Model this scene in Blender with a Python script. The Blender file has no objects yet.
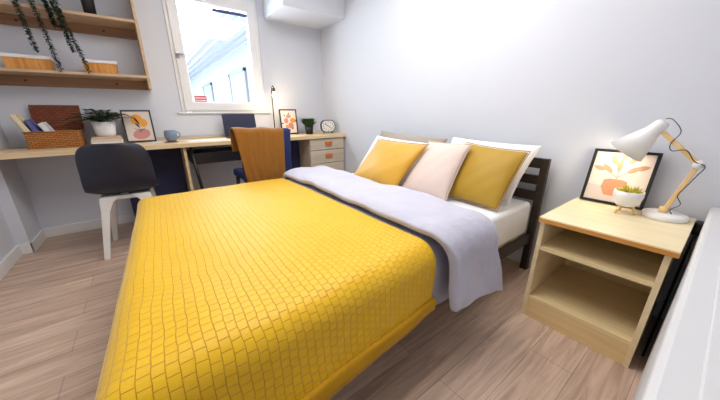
import bpy, bmesh, math, random
import numpy as np
from mathutils import Vector, Matrix
random.seed(7)
SC = bpy.context.scene
COL = SC.collection
PI = math.pi

# ---------------------------------------------------------------- camera, world, lights, exposure
F_PX, YAW, PITCH, ROLL, CX, CY = 273.41, 0.6276, 0.3122, -0.0070, -9.98, 1.22
cam = bpy.data.cameras.new('camera')
cam_o = bpy.data.objects.new('camera', cam)
COL.objects.link(cam_o)
fw = Vector((math.sin(YAW) * math.cos(PITCH), math.cos(YAW) * math.cos(PITCH), -math.sin(PITCH)))
rt = Vector((math.cos(YAW), -math.sin(YAW), 0))
up = rt.cross(fw)
r2 = math.cos(ROLL) * rt + math.sin(ROLL) * up
u2 = -math.sin(ROLL) * rt + math.cos(ROLL) * up
cam_o.matrix_world = Matrix(((r2.x, u2.x, -fw.x, 0), (r2.y, u2.y, -fw.y, 0), (r2.z, u2.z, -fw.z, 1.0), (0, 0, 0, 1)))
cam.sensor_fit = 'HORIZONTAL'
cam.sensor_width = 36
cam.lens = F_PX / 720 * 36
cam.shift_x = -CX / 720
cam.shift_y = CY / 720
cam.clip_start = 0.02
SC.camera = cam_o

SC.view_settings.view_transform = 'Standard'
SC.view_settings.look = 'None'
SC.view_settings.gamma = 1
SC.view_settings.use_curve_mapping = False
SC.view_settings.exposure = 0.52

W = bpy.data.worlds.new('sky')
SC.world = W
W.use_nodes = True
bg = W.node_tree.nodes['Background']
bg.inputs['Color'].default_value = (0.78, 0.89, 1.0, 1)
bg.inputs['Strength'].default_value = 10.0


def lamp(name, kind, loc, energy, color, **kw):
    l = bpy.data.lights.new(name, kind)
    l.energy = energy
    l.color = color
    rot = kw.pop('rot', (0, 0, 0))
    for k, v in kw.items():
        setattr(l, k, v)
    o = bpy.data.objects.new(name, l)
    o.location = loc
    o.rotation_euler = rot
    COL.objects.link(o)
    return o


sun = lamp('sun', 'SUN', (0, 8, 8), 1.5, (1.0, 0.97, 0.92), angle=0.02)
sun.rotation_euler = Vector((0.6, 0.35, -0.7)).to_track_quat('-Z', 'Y').to_euler()
lamp('ceiling_area_light', 'AREA', (0.80, 1.20, 2.30), 27, (1.0, 0.96, 0.93), shape='RECTANGLE', size=1.5, size_y=1.3)
portal = lamp('window_portal', 'AREA', (0.755, 3.40, 1.56), 1, (1, 1, 1), shape='RECTANGLE', size=0.8, size_y=1.05, rot=(-PI / 2, 0, 0))
portal.data.cycles.is_portal = True


# ---------------------------------------------------------------- materials
def srgb(c):
    return tuple(((x / 255) / 12.92 if x / 255 <= 0.04045 else ((x / 255 + 0.055) / 1.055) ** 2.4) for x in c) + (1,)


def mat(name, col, rough=0.6, metal=0.0, noise=0.0, nscale=20, bump=0.0, bscale=80, sheen=0.0, emit=0.0, spec=None, sheen_tint=None):
    m = bpy.data.materials.new(name)
    m.use_nodes = True
    nt = m.node_tree
    b = nt.nodes['Principled BSDF']
    c = srgb(col)
    b.inputs['Base Color'].default_value = c
    b.inputs['Roughness'].default_value = rough
    b.inputs['Metallic'].default_value = metal
    if spec is not None:
        b.inputs['Specular IOR Level'].default_value = spec
    if sheen:
        b.inputs['Sheen Weight'].default_value = sheen
        b.inputs['Sheen Roughness'].default_value = 0.45
        if sheen_tint:
            b.inputs['Sheen Tint'].default_value = srgb(sheen_tint)
    tc = nt.nodes.new('ShaderNodeTexCoord')
    n = nt.nodes.new('ShaderNodeTexNoise')
    n.inputs['Scale'].default_value = nscale
    n.inputs['Detail'].default_value = 4
    nt.links.new(tc.outputs['Object'], n.inputs['Vector'])
    mx = nt.nodes.new('ShaderNodeMix')
    mx.data_type = 'RGBA'
    mx.inputs[6].default_value = tuple(x * (1 - noise) for x in c[:3]) + (1,)
    mx.inputs[7].default_value = tuple(min(1, x * (1 + noise)) for x in c[:3]) + (1,)
    nt.links.new(n.outputs['Fac'], mx.inputs[0])
    nt.links.new(mx.outputs[2], b.inputs['Base Color'])
    if bump:
        n2 = nt.nodes.new('ShaderNodeTexNoise')
        n2.inputs['Scale'].default_value = bscale
        n2.inputs['Detail'].default_value = 3
        nt.links.new(tc.outputs['Object'], n2.inputs['Vector'])
        bp = nt.nodes.new('ShaderNodeBump')
        bp.inputs['Strength'].default_value = bump
        bp.inputs['Distance'].default_value = 0.01
        nt.links.new(n2.outputs['Fac'], bp.inputs['Height'])
        nt.links.new(bp.outputs['Normal'], b.inputs['Normal'])
    if emit:
        b.inputs['Emission Color'].default_value = c
        b.inputs['Emission Strength'].default_value = emit
    return m


def wood(name, c1, c2, axis=0, rough=0.45, scale=1.0):
    """grain running along one object axis"""
    m = bpy.data.materials.new(name)
    m.use_nodes = True
    nt = m.node_tree
    b = nt.nodes['Principled BSDF']
    b.inputs['Roughness'].default_value = rough
    tc = nt.nodes.new('ShaderNodeTexCoord')
    mp = nt.nodes.new('ShaderNodeMapping')
    s = [30 * scale] * 3
    s[axis] = 2.0 * scale
    mp.inputs['Scale'].default_value = s
    n = nt.nodes.new('ShaderNodeTexNoise')
    n.inputs['Scale'].default_value = 1.0
    n.inputs['Detail'].default_value = 6
    n.inputs['Distortion'].default_value = 0.6
    nt.links.new(tc.outputs['Object'], mp.inputs['Vector'])
    nt.links.new(mp.outputs['Vector'], n.inputs['Vector'])
    r = nt.nodes.new('ShaderNodeValToRGB')
    r.color_ramp.elements[0].position = 0.35
    r.color_ramp.elements[0].color = srgb(c1)
    r.color_ramp.elements[1].position = 0.68
    r.color_ramp.elements[1].color = srgb(c2)
    nt.links.new(n.outputs['Fac'], r.inputs['Fac'])
    nt.links.new(r.outputs['Color'], b.inputs['Base Color'])
    return m


def floor_mat():
    m = bpy.data.materials.new('floor_planks')
    m.use_nodes = True
    nt = m.node_tree
    b = nt.nodes['Principled BSDF']
    tc = nt.nodes.new('ShaderNodeTexCoord')
    br = nt.nodes.new('ShaderNodeTexBrick')
    br.offset = 0.37
    br.inputs['Scale'].default_value = 1.0
    br.inputs['Brick Width'].default_value = 1.2
    br.inputs['Row Height'].default_value = 0.15
    br.inputs['Mortar Size'].default_value = 0.0012
    br.inputs['Color1'].default_value = srgb((212, 186, 166))
    br.inputs['Color2'].default_value = srgb((224, 200, 180))
    br.inputs['Mortar'].default_value = srgb((162, 140, 126))
    nt.links.new(tc.outputs['Object'], br.inputs['Vector'])
    mp = nt.nodes.new('ShaderNodeMapping')
    mp.inputs['Scale'].default_value = (2.2, 30, 1)
    n = nt.nodes.new('ShaderNodeTexNoise')
    n.inputs['Scale'].default_value = 1.0
    n.inputs['Detail'].default_value = 7
    n.inputs['Roughness'].default_value = 0.65
    n.inputs['Distortion'].default_value = 0.9
    nt.links.new(tc.outputs['Object'], mp.inputs['Vector'])
    nt.links.new(mp.outputs['Vector'], n.inputs['Vector'])
    r = nt.nodes.new('ShaderNodeValToRGB')
    r.color_ramp.elements[0].position = 0.3
    r.color_ramp.elements[0].color = (0.56, 0.50, 0.47, 1)
    r.color_ramp.elements[1].position = 0.7
    r.color_ramp.elements[1].color = (1.08, 1.06, 1.05, 1)
    nt.links.new(n.outputs['Fac'], r.inputs['Fac'])
    mx = nt.nodes.new('ShaderNodeMix')
    mx.data_type = 'RGBA'
    mx.blend_type = 'MULTIPLY'
    mx.inputs[0].default_value = 1.0
    nt.links.new(br.outputs['Color'], mx.inputs[6])
    nt.links.new(r.outputs['Color'], mx.inputs[7])
    nt.links.new(mx.outputs[2], b.inputs['Base Color'])
    b.inputs['Roughness'].default_value = 0.42
    bp = nt.nodes.new('ShaderNodeBump')
    bp.inputs['Strength'].default_value = 0.12
    bp.inputs['Distance'].default_value = 0.004
    nt.links.new(n.outputs['Fac'], bp.inputs['Height'])
    nt.links.new(bp.outputs['Normal'], b.inputs['Normal'])
    return m


def blanket_mat():
    m = bpy.data.materials.new('mustard_knit')
    m.use_nodes = True
    nt = m.node_tree
    b = nt.nodes['Principled BSDF']
    b.inputs['Roughness'].default_value = 0.5
    b.inputs['Sheen Weight'].default_value = 0.35
    b.inputs['Sheen Roughness'].default_value = 0.35
    b.inputs['Sheen Tint'].default_value = (1.0, 0.92, 0.78, 1)
    uv = nt.nodes.new('ShaderNodeUVMap')
    uv.uv_map = 'UVMap'
    br = nt.nodes.new('ShaderNodeTexBrick')
    br.offset = 0.5
    br.inputs['Scale'].default_value = 1.0
    br.inputs['Brick Width'].default_value = 0.026
    br.inputs['Row Height'].default_value = 0.023
    br.inputs['Mortar Size'].default_value = 0.0013
    br.inputs['Mortar Smooth'].default_value = 0.9
    br.inputs['Color1'].default_value = srgb((240, 192, 10))
    br.inputs['Color2'].default_value = srgb((236, 186, 8))
    br.inputs['Mortar'].default_value = srgb((206, 146, 4))
    ns = nt.nodes.new('ShaderNodeTexNoise')
    ns.inputs['Scale'].default_value = 9
    ns.inputs['Detail'].default_value = 2
    nt.links.new(uv.outputs['UV'], ns.inputs['Vector'])
    wob = nt.nodes.new('ShaderNodeVectorMath')
    wob.operation = 'SCALE'
    wob.inputs['Scale'].default_value = 0.016
    nt.links.new(ns.outputs['Color'], wob.inputs[0])
    add = nt.nodes.new('ShaderNodeVectorMath')
    nt.links.new(uv.outputs['UV'], add.inputs[0])
    nt.links.new(wob.outputs['Vector'], add.inputs[1])
    rotm = nt.nodes.new('ShaderNodeMapping')
    rotm.inputs['Rotation'].default_value = (0, 0, PI / 2)
    nt.links.new(add.outputs['Vector'], rotm.inputs['Vector'])
    nt.links.new(rotm.outputs['Vector'], br.inputs['Vector'])
    nt.links.new(br.outputs['Color'], b.inputs['Base Color'])
    mm = nt.nodes.new('ShaderNodeMath')
    mm.operation = 'MULTIPLY'
    mm.inputs[1].default_value = -1.0
    nt.links.new(br.outputs['Fac'], mm.inputs[0])
    n2 = nt.nodes.new('ShaderNodeTexNoise')
    n2.inputs['Scale'].default_value = 260
    nt.links.new(uv.outputs['UV'], n2.inputs['Vector'])
    ma = nt.nodes.new('ShaderNodeMath')
    ma.operation = 'MULTIPLY_ADD'
    ma.inputs[1].default_value = 0.25
    nt.links.new(n2.outputs['Fac'], ma.inputs[0])
    nt.links.new(mm.outputs[0], ma.inputs[2])
    bp = nt.nodes.new('ShaderNodeBump')
    bp.inputs['Strength'].default_value = 0.6
    bp.inputs['Distance'].default_value = 0.004
    nt.links.new(ma.outputs[0], bp.inputs['Height'])
    nt.links.new(bp.outputs['Normal'], b.inputs['Normal'])
    return m


def wicker_mat(name, c1, c2):
    m = bpy.data.materials.new(name)
    m.use_nodes = True
    nt = m.node_tree
    b = nt.nodes['Principled BSDF']
    b.inputs['Roughness'].default_value = 0.6
    tc = nt.nodes.new('ShaderNodeTexCoord')
    sp = nt.nodes.new('ShaderNodeSeparateXYZ')
    nt.links.new(tc.outputs['Object'], sp.inputs[0])
    cb = nt.nodes.new('ShaderNodeCombineXYZ')
    sm = nt.nodes.new('ShaderNodeMath')
    nt.links.new(sp.outputs['X'], sm.inputs[0])
    nt.links.new(sp.outputs['Y'], sm.inputs[1])
    nt.links.new(sm.outputs[0], cb.inputs['X'])
    nt.links.new(sp.outputs['Z'], cb.inputs['Y'])
    br = nt.nodes.new('ShaderNodeTexBrick')
    br.inputs['Scale'].default_value = 1
    br.inputs['Brick Width'].default_value = 0.036
    br.inputs['Row Height'].default_value = 0.013
    br.inputs['Mortar Size'].default_value = 0.0025
    br.inputs['Mortar Smooth'].default_value = 0.8
    br.inputs['Color1'].default_value = srgb(c1)
    br.inputs['Color2'].default_value = srgb(c2)
    br.inputs['Mortar'].default_value = srgb(tuple(x * 0.45 for x in c1))
    nt.links.new(cb.outputs[0], br.inputs['Vector'])
    nt.links.new(br.outputs['Color'], b.inputs['Base Color'])
    bp = nt.nodes.new('ShaderNodeBump')
    bp.invert = True
    bp.inputs['Strength'].default_value = 0.8
    bp.inputs['Distance'].default_value = 0.004
    nt.links.new(br.outputs['Fac'], bp.inputs['Height'])
    nt.links.new(bp.outputs['Normal'], b.inputs['Normal'])
    return m


def glass_mat():
    m = bpy.data.materials.new('window_glass')
    m.use_nodes = True
    nt = m.node_tree
    nt.nodes.remove(nt.nodes['Principled BSDF'])
    out = nt.nodes['Material Output']
    t = nt.nodes.new('ShaderNodeBsdfTransparent')
    t.inputs['Color'].default_value = (0.97, 0.985, 0.98, 1)
    g = nt.nodes.new('ShaderNodeBsdfGlossy')
    g.inputs['Roughness'].default_value = 0.02
    mx = nt.nodes.new('ShaderNodeMixShader')
    mx.inputs[0].default_value = 0.05
    nt.links.new(t.outputs[0], mx.inputs[1])
    nt.links.new(g.outputs[0], mx.inputs[2])
    nt.links.new(mx.outputs[0], out.inputs['Surface'])
    return m


M = dict(
    wall=mat('painted_wall', (218, 222, 232), 0.85, noise=0.015, nscale=3, bump=0.03, bscale=160),
    ceil=mat('ceiling_paint', (236, 236, 238), 0.9, noise=0.01),
    white=mat('white_gloss_paint', (236, 236, 236), 0.35, noise=0.01),
    ledge=mat('white_ledge_paint', (218, 219, 222), 0.5, noise=0.01),
    upvc=mat('white_window_plastic', (238, 238, 240), 0.3, noise=0.01),
    floor=floor_mat(),
    desk=wood('pale_desk_wood', (214, 186, 142), (236, 212, 170), 0),
    maple=wood('maple_board', (234, 208, 154), (246, 226, 180), 1, rough=0.4),
    maple_top=wood('pale_maple_top', (240, 222, 178), (248, 234, 198), 1, rough=0.35),
    maple_x=wood('maple_board_side', (236, 212, 166), (246, 228, 188), 0, rough=0.4),
    maple_z=wood('maple_plinth', (226, 194, 136), (240, 212, 158), 1, rough=0.4),
    edge=wood('orange_wood_edging', (206, 140, 62), (226, 164, 84), 1),
    drawer=wood('washed_oak_front', (196, 182, 160), (216, 202, 180), 0),
    shelf=wood('shelf_pine', (192, 160, 126), (212, 182, 148), 0),
    batten=wood('shaded_batten_pine', (142, 104, 78), (164, 124, 94), 0),  # shelf pine darkened, the shade beneath the boards is in its colour
    crate=wood('honey_crate_wood', (198, 128, 52), (228, 164, 84), 2, scale=1.2),
    lampwood=wood('lamp_beech', (224, 186, 124), (240, 208, 152), 2),
    navy=mat('navy_plastic', (52, 56, 78), 0.45, noise=0.04),
    charcoal=mat('charcoal_plastic', (34, 36, 54), 0.42, noise=0.03),
    navy_fabric=mat('navy_fabric', (28, 42, 96), 0.8, noise=0.1, nscale=150, bump=0.2, bscale=400),
    navy_panel=mat('navy_panel_board', (34, 38, 76), 0.6, noise=0.04),
    black=mat('black_plastic', (26, 26, 30), 0.4, noise=0.05),
    rubber=mat('black_rubber', (20, 20, 22), 0.6, noise=0.05),
    darkmetal=mat('dark_bronze_metal', (58, 46, 38), 0.45, metal=0.3, noise=0.05),
    chairwhite=mat('white_chair_plastic', (236, 234, 230), 0.35, noise=0.01),
    sheet=mat('white_cotton_sheet', (238, 240, 246), 0.85, noise=0.02, bump=0.15, bscale=14, sheen=0.1),
    duvet=mat('lavender_grey_cotton', (194, 194, 210), 0.8, noise=0.05, nscale=12, bump=0.9, bscale=16, sheen=0.15),
    duvet_in=mat('grey_duvet_cotton', (178, 178, 194), 0.8, noise=0.04, bump=0.2, bscale=25, sheen=0.1),
    pillow=mat('white_pillow_cotton', (242, 240, 238), 0.85, noise=0.02, bump=0.2, bscale=12, sheen=0.1),
    taupe=mat('taupe_pillow_cotton', (166, 156, 146), 0.85, noise=0.03, bump=0.2, bscale=14),
    gold=mat('gold_velvet', (216, 162, 36), 0.5, noise=0.06, nscale=8, bump=0.15, bscale=16, sheen=1.0, sheen_tint=(255, 246, 226)),
    ochre=mat('ochre_velvet', (180, 142, 36), 0.6, noise=0.06, nscale=8, bump=0.1, bscale=20, sheen=0.35, sheen_tint=(255, 226, 160)),
    blush=mat('blush_linen', (228, 208, 198), 0.85, noise=0.02, bump=0.2, bscale=30, sheen=0.3),
    edge_line=mat('gold_edge_shade', (168, 122, 30), 0.8, noise=0.1),  # darker gold, puts the shadow along the cushion edges into a thin line
    blanket=blanket_mat(),
    throw=mat('ochre_throw_wool', (142, 90, 14), 0.9, noise=0.12, nscale=60, bump=0.5, bscale=120, sheen=0.3),
    wicker=wicker_mat('tan_wicker', (176, 110, 48), (196, 128, 60)),
    wicker_dark=wicker_mat('dark_wicker', (126, 60, 30), (142, 74, 38)),
    ceramic=mat('white_ceramic', (238, 238, 238), 0.3, noise=0.01),
    mug=mat('blue_grey_glaze', (118, 134, 158), 0.3, noise=0.05),
    cork=mat('brown_cork', (150, 104, 62), 0.8, noise=0.1, nscale=120),
    paper=mat('white_paper', (240, 240, 240), 0.8, noise=0.01),
    cream=mat('cream_book_cloth', (238, 222, 186), 0.75, noise=0.02),
    pink_paper=mat('pale_pink_print_paper', (240, 224, 214), 0.8, noise=0.01),
    beige_paper=mat('beige_print_paper', (222, 208, 198), 0.8, noise=0.01),
    blue_book=mat('periwinkle_book_cloth', (104, 108, 168), 0.7, noise=0.03),
    peach_book=mat('peach_book_cloth', (226, 196, 176), 0.7, noise=0.03),
    terra=mat('terracotta_ink', (216, 152, 116), 0.8, noise=0.03),
    leafink=mat('tan_leaf_ink', (198, 160, 128), 0.8, noise=0.03),
    orangeink=mat('orange_ink', (232, 160, 62), 0.8, noise=0.03),
    pinkink=mat('dusty_pink_ink', (206, 142, 132), 0.8, noise=0.03),
    inkdark=mat('dark_line_ink', (62, 46, 44), 0.8),
    leaf=mat('dark_green_leaf', (38, 70, 40), 0.5, noise=0.25, nscale=30),
    leaf2=mat('grass_green_leaf', (58, 92, 44), 0.5, noise=0.25, nscale=30),
    succ=mat('yellow_green_leaf', (176, 164, 44), 0.5, noise=0.2, nscale=40),
    pearl=mat('trailing_green_leaf', (22, 52, 36), 0.5, noise=0.3, nscale=60),
    soil=mat('dark_soil', (46, 34, 26), 0.95, noise=0.2, nscale=120),
    screen=mat('navy_laptop_shell', (24, 30, 66), 0.35, noise=0.03),
    leather=mat('orange_tan_leather', (204, 116, 54), 0.55, noise=0.06, nscale=80),
    clockface=mat('clock_face_white', (236, 236, 232), 0.6),
    glass=glass_mat(),
    facade=mat('white_render', (98, 101, 106), 0.9, noise=0.02),
    facade_pane=mat('pale_grey_glazing', (104, 108, 114), 0.2),
    facade_frame=mat('grey_window_frame', (76, 79, 84), 0.5),
    beam=mat('grey_louvre', (76, 79, 85), 0.6),
    cyanwall=mat('pale_cyan_cladding', (70, 92, 100), 0.8, noise=0.02),
    red=mat('red_label', (226, 92, 96), 0.6),
    blind=mat('navy_blind_rail', (70, 76, 130), 0.5),
    bulb=mat('warm_bulb', (255, 232, 190), 0.4, emit=7.0),
    steel=mat('brushed_steel', (170, 170, 172), 0.3, metal=0.8, noise=0.03),
)


# ---------------------------------------------------------------- mesh helpers
def bx(bm, x0, x1, y0, y1, z0, z1, bev=0.0, rot=None, seg=2):
    t = bmesh.new()
    vs = [t.verts.new((x, y, z)) for x in (x0, x1) for y in (y0, y1) for z in (z0, z1)]
    for f in ((0, 1, 3, 2), (4, 6, 7, 5), (0, 4, 5, 1), (2, 3, 7, 6), (0, 2, 6, 4), (1, 5, 7, 3)):
        t.faces.new([vs[i] for i in f])
    if bev:
        bmesh.ops.bevel(t, geom=list(t.edges), offset=bev, segments=seg, profile=0.5, affect='EDGES')
    if rot is not None:
        bmesh.ops.transform(t, matrix=rot, verts=list(t.verts))
    merge(bm, t)


def merge(bm, t):
    m = bpy.data.meshes.new('tmp')
    t.to_mesh(m)
    t.free()
    bm.from_mesh(m)
    bpy.data.meshes.remove(m)


def tube(bm, pts, rad, seg=10, cap=True, flat=None):
    """swept round (or flattened) tube along points; rad scalar or list"""
    pts = [Vector(p) for p in pts]
    n = len(pts)
    rs = [rad] * n if not isinstance(rad, (list, tuple)) else rad
    rings = []
    prev = None
    for i, p in enumerate(pts):
        d = (pts[min(i + 1, n - 1)] - pts[max(i - 1, 0)]).normalized()
        if prev is None:
            a = d.orthogonal().normalized()
        else:
            a = (prev - d * prev.dot(d))
            a = a.normalized() if a.length > 1e-6 else d.orthogonal().normalized()
        prev = a
        b = d.cross(a)
        rings.append([bm.verts.new(p + rs[i] * (math.cos(2 * PI * k / seg) * a + math.sin(2 * PI * k / seg) * b)) for k in range(seg)])
    for i in range(n - 1):
        for k in range(seg):
            bm.faces.new((rings[i][k], rings[i][(k + 1) % seg], rings[i + 1][(k + 1) % seg], rings[i + 1][k]))
    if cap:
        bm.faces.new(rings[0][::-1])
        bm.faces.new(rings[-1])


def lathe(bm, prof, seg=32, mtx=None):
    """prof: list of (r, z)"""
    t = bmesh.new()
    rings = []
    for r, z in prof:
        if r < 1e-6:
            rings.append([t.verts.new((0, 0, z))])
        else:
            rings.append([t.verts.new((r * math.cos(2 * PI * k / seg), r * math.sin(2 * PI * k / seg), z)) for k in range(seg)])
    for a, b in zip(rings, rings[1:]):
        for k in range(seg):
            k2 = (k + 1) % seg
            if len(a) == 1 and len(b) == 1:
                continue
            if len(a) == 1:
                t.faces.new((a[0], b[k], b[k2]))
            elif len(b) == 1:
                t.faces.new((a[k], a[k2], b[0]))
            else:
                t.faces.new((a[k], a[k2], b[k2], b[k]))
    if mtx is not None:
        bmesh.ops.transform(t, matrix=mtx, verts=list(t.verts))
    merge(bm, t)


def prism(bm, poly, z0, z1, mtx=None):
    t = bmesh.new()
    lo = [t.verts.new((x, y, z0)) for x, y in poly]
    hi = [t.verts.new((x, y, z1)) for x, y in poly]
    n = len(poly)
    t.faces.new(lo[::-1])
    t.faces.new(hi)
    for i in range(n):
        t.faces.new((lo[i], lo[(i + 1) % n], hi[(i + 1) % n], hi[i]))
    if mtx is not None:
        bmesh.ops.transform(t, matrix=mtx, verts=list(t.verts))
    merge(bm, t)


def ellipse(cx, cy, rx, ry, n=20, a=0.0):
    out = []
    for k in range(n):
        x, y = rx * math.cos(2 * PI * k / n), ry * math.sin(2 * PI * k / n)
        out.append((cx + x * math.cos(a) - y * math.sin(a), cy + x * math.sin(a) + y * math.cos(a)))
    return out


def obj(name, bm, m, parent=None, smooth=False, sub=0, solid=0.0, soff=0.0):
    bmesh.ops.remove_doubles(bm, verts=list(bm.verts), dist=1e-6)
    bmesh.ops.recalc_face_normals(bm, faces=list(bm.faces))
    me = bpy.data.meshes.new(name)
    bm.to_mesh(me)
    bm.free()
    me.materials.append(m)
    o = bpy.data.objects.new(name, me)
    COL.objects.link(o)
    if smooth:
        for p in me.polygons:
            p.use_smooth = True
    if parent is not None:
        o.parent = parent
        o.matrix_parent_inverse = Matrix.Translation(parent.location * 0)
    if solid:
        s = o.modifiers.new('thickness', 'SOLIDIFY')
        s.thickness = solid
        s.offset = soff
    if sub:
        s = o.modifiers.new('smooth', 'SUBSURF')
        s.levels = sub
        s.render_levels = sub
    return o


def mesh_obj(name, verts, faces, m, parent=None, uvs=None, solid=0.0, sub=0, soff=-1.0):
    me = bpy.data.meshes.new(name)
    me.from_pydata([tuple(v) for v in verts], [], faces)
    me.materials.append(m)
    if uvs is not None:
        uvl = me.uv_layers.new(name='UVMap')
        for l in me.loops:
            uvl.data[l.index].uv = uvs[l.vertex_index]
    for p in me.polygons:
        p.use_smooth = True
    o = bpy.data.objects.new(name, me)
    COL.objects.link(o)
    if parent is not None:
        o.parent = parent
    if solid:
        s = o.modifiers.new('thickness', 'SOLIDIFY')
        s.thickness = solid
        s.offset = soff
    if sub:
        s = o.modifiers.new('smooth', 'SUBSURF')
        s.levels = sub
        s.render_levels = sub
    return o


def tag(o, label, cat, group=None):
    o['label'] = label
    o['category'] = cat
    if group:
        o['group'] = group
    return o


def thing(name, label, cat, loc=(0, 0, 0), rz=0.0, group=None, rot=None):
    o = bpy.data.objects.new(name, None)
    o.empty_display_size = 0.05
    COL.objects.link(o)
    o.location = loc
    o.rotation_euler = rot if rot else (0, 0, rz)
    return tag(o, label, cat, group)


def struct(name, bm, m, parent=None, **kw):
    o = obj(name, bm, m, parent, **kw)
    if parent is None:
        o['kind'] = 'structure'
    return o


def B(*a, **k):
    bm = bmesh.new()
    bx(bm, *a, **k)
    return bm


def sw(t):
    return t * t * (3 - 2 * t)


# ---------------------------------------------------------------- the setting
XL, XR, YB, YF, ZC = -0.93, 1.95, 3.268, -0.75, 2.36
WX0, WX1, WZ0, WZ1 = 0.33, 1.18, 1.02, 2.12
struct('floor', B(XL - .1, XR + .1, YF - .1, YB + .1, -0.1, 0), M['floor'])
struct('ceiling', B(XL - .1, XR + .1, YF - .1, YB + .1, ZC, ZC + .1), M['ceil'])
bm = bmesh.new()
bx(bm, XL - .1, WX0, YB, YB + .14, 0, ZC)
bx(bm, WX1, XR + .1, YB, YB + .14, 0, ZC)
bx(bm, WX0, WX1, YB, YB + .14, 0, WZ0)
bx(bm, WX0, WX1, YB, YB + .14, WZ1, ZC)
struct('wall_back', bm, M['wall'])
struct('wall_right', B(XR, XR + .1, YF, YB, 0, ZC), M['wall'])
bm = bmesh.new()
bx(bm, XL - .1, XL, YF, YB, 0, ZC)
bx(bm, XL, -0.862, 2.95, YB, 0, ZC)
struct('wall_left', bm, M['wall'])
struct('wall_front', B(XL, XR, YF - .1, YF, 0, ZC), M['wall'])
struct('trim_1', B(1.25, XR, 2.76, YB, 1.955, ZC, bev=0.003), M['wall'])          # boxed duct in the corner
bm = bmesh.new()
bx(bm, 0.40, XR, YF, -0.014, 0, 0.60, bev=0.012, seg=3)
bx(bm, 0.45, XR, YF, -0.062, 0.60, 0.606, bev=0.003)
struct('trim_2', bm, M['ledge'])                                                   # white boxed ledge
struct('baseboard_back', B(-0.862, XR - .018, YB - .016, YB, 0, 0.085, bev=0.004), M['white'])
struct('baseboard_right', B(XR - .016, XR, -0.02, YB, 0, 0.085, bev=0.004), M['white'])
bm = bmesh.new()
bx(bm, XL, XL + .016, YF, 2.95, 0, 0.085, bev=0.004)
bx(bm, XL, -0.846, 2.934, 2.95, 0, 0.085, bev=0.004)
bx(bm, -0.862, -0.846, 2.934, YB - .016, 0, 0.085, bev=0.004)
struct('baseboard_left', bm, M['white'])
struct('trim_3', B(WX0 - 0.04, WX1 + .04, YB - .03, YB + .03, WZ0 - .016, WZ0 - .001, bev=0.006), M['white'])   # sill board

win = bpy.data.objects.new('window_1', None)
win['kind'] = 'structure'
win.location = (0, 0, 0)
COL.objects.link(win)


def ring_frame(x0, x1, z0, z1, w, y0, y1, bev=0.006, wt=None):
    wt = wt or w
    bm = bmesh.new()
    bx(bm, x0, x0 + w, y0, y1, z0, z1, bev=bev)
    bx(bm, x1 - w, x1, y0, y1, z0, z1, bev=bev)
    bx(bm, x0 + w * .9, x1 - w * .9, y0, y1, z0, z0 + w, bev=bev)
    bx(bm, x0 + w * .9, x1 - w * .9, y0, y1, z1 - wt, z1, bev=bev)
    return bm


obj('window_frame', ring_frame(WX0 + .002, WX1 - .002, WZ0 + .001, WZ1 - .002, 0.03, YB - .005, YB + .09), M['upvc'], win)
obj('sash', ring_frame(WX0 + .03, WX1 - .03, WZ0 + .012, WZ1 - .03, 0.085, YB - .02, YB + .05, bev=0.01, wt=0.1), M['upvc'], win)
obj('pane', B(WX0 + .11, WX1 - .11, YB + .02, YB + .026, WZ0 + .09, WZ1 - .12), M['glass'], win)
obj('blind_rail', B(0.74, WX1 - .115, YB - .008, YB + .012, WZ1 - .178, WZ1 - .150, bev=0.004), M['blind'], win)
bm = bmesh.new()
bx(bm, 0.362, 0.392, YB - .03, YB - .02, 1.50, 1.56, bev=0.003)
bx(bm, 0.370, 0.384, YB - .045, YB - .03, 1.52, 1.54)
tube(bm, [(0.377, YB - .05, 1.53), (0.42, YB - .05, 1.53), (0.48, YB - .048, 1.528)], 0.007, 8)
obj('handle', bm, M['steel'], win, smooth=True)
st = obj('sticker', B(0.465, 0.575, YB + .012, YB + .0195, 1.115, 1.175), M['red'], win)
st['label'] = 'red and white label on the window glass'
bm = bmesh.new()
bx(bm, 0.470, 0.570, YB + .0105, YB + .012, 1.150, 1.160)
bx(bm, 0.470, 0.570, YB + .0105, YB + .012, 1.128, 1.135)
obj('sticker_stripe', bm, M['paper'], st)

# ---------------------------------------------------------------- outside the window
nb = thing('building', 'white neighbouring building with louvred canopy seen through the window', 'building', (3.2, 12, -1))
P0 = Vector((3.2, 12, -1))


def L(x0, x1, y0, y1, z0, z1, o=P0, **k):
    return B(x0 - o.x, x1 - o.x, y0 - o.y, y1 - o.y, z0 - o.z, z1 - o.z, **k)


obj('wall', L(3.2, 3.6, 4.5, 25, -1, 3.15), M['facade'], nb)
for i in range(5):
    x = 1.95 + i * 0.28
    obj('louvre', L(x, x + 0.10, 4.5, 25, 3.2, 3.36), M['beam'], nb)
obj('eave', L(3.1, 3.7, 4.5, 25, 3.15, 3.5), M['facade'], nb)
for (y0, y1) in ((10.4, 12.6), (16.2, 18.6)):
    f = bmesh.new()
    for a in ((3.12, 3.19, y0, y0 + .16, 1.2, 2.5), (3.12, 3.19, y1 - .16, y1, 1.2, 2.5), (3.12, 3.19, y0, y1, 2.4, 2.5), (3.12, 3.19, y0, y1, 1.2, 1.3)):
        bx(f, a[0] - 3.2, a[1] - 3.2, a[2] - 12, a[3] - 12, a[4] + 1, a[5] + 1)
    fo = obj('window', f, M['facade_frame'], nb)
    obj('pane', L(3.15, 3.18, y0 + .15, y1 - .15, 1.29, 2.41), M['facade_pane'], fo)
fb = thing('building', 'pale cyan building far left through the window, behind the louvred canopy', 'building', (0, 26, -1))
P1 = Vector((0, 26, -1))
obj('wall', L(-8, 3.0, 26, 30, -1, 6.0, P1), M['cyanwall'], fb)
obj('cornice', L(-8.3, 3.05, 25.4, 30.2, 6.0, 7.6, P1), M['facade'], fb)

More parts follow.
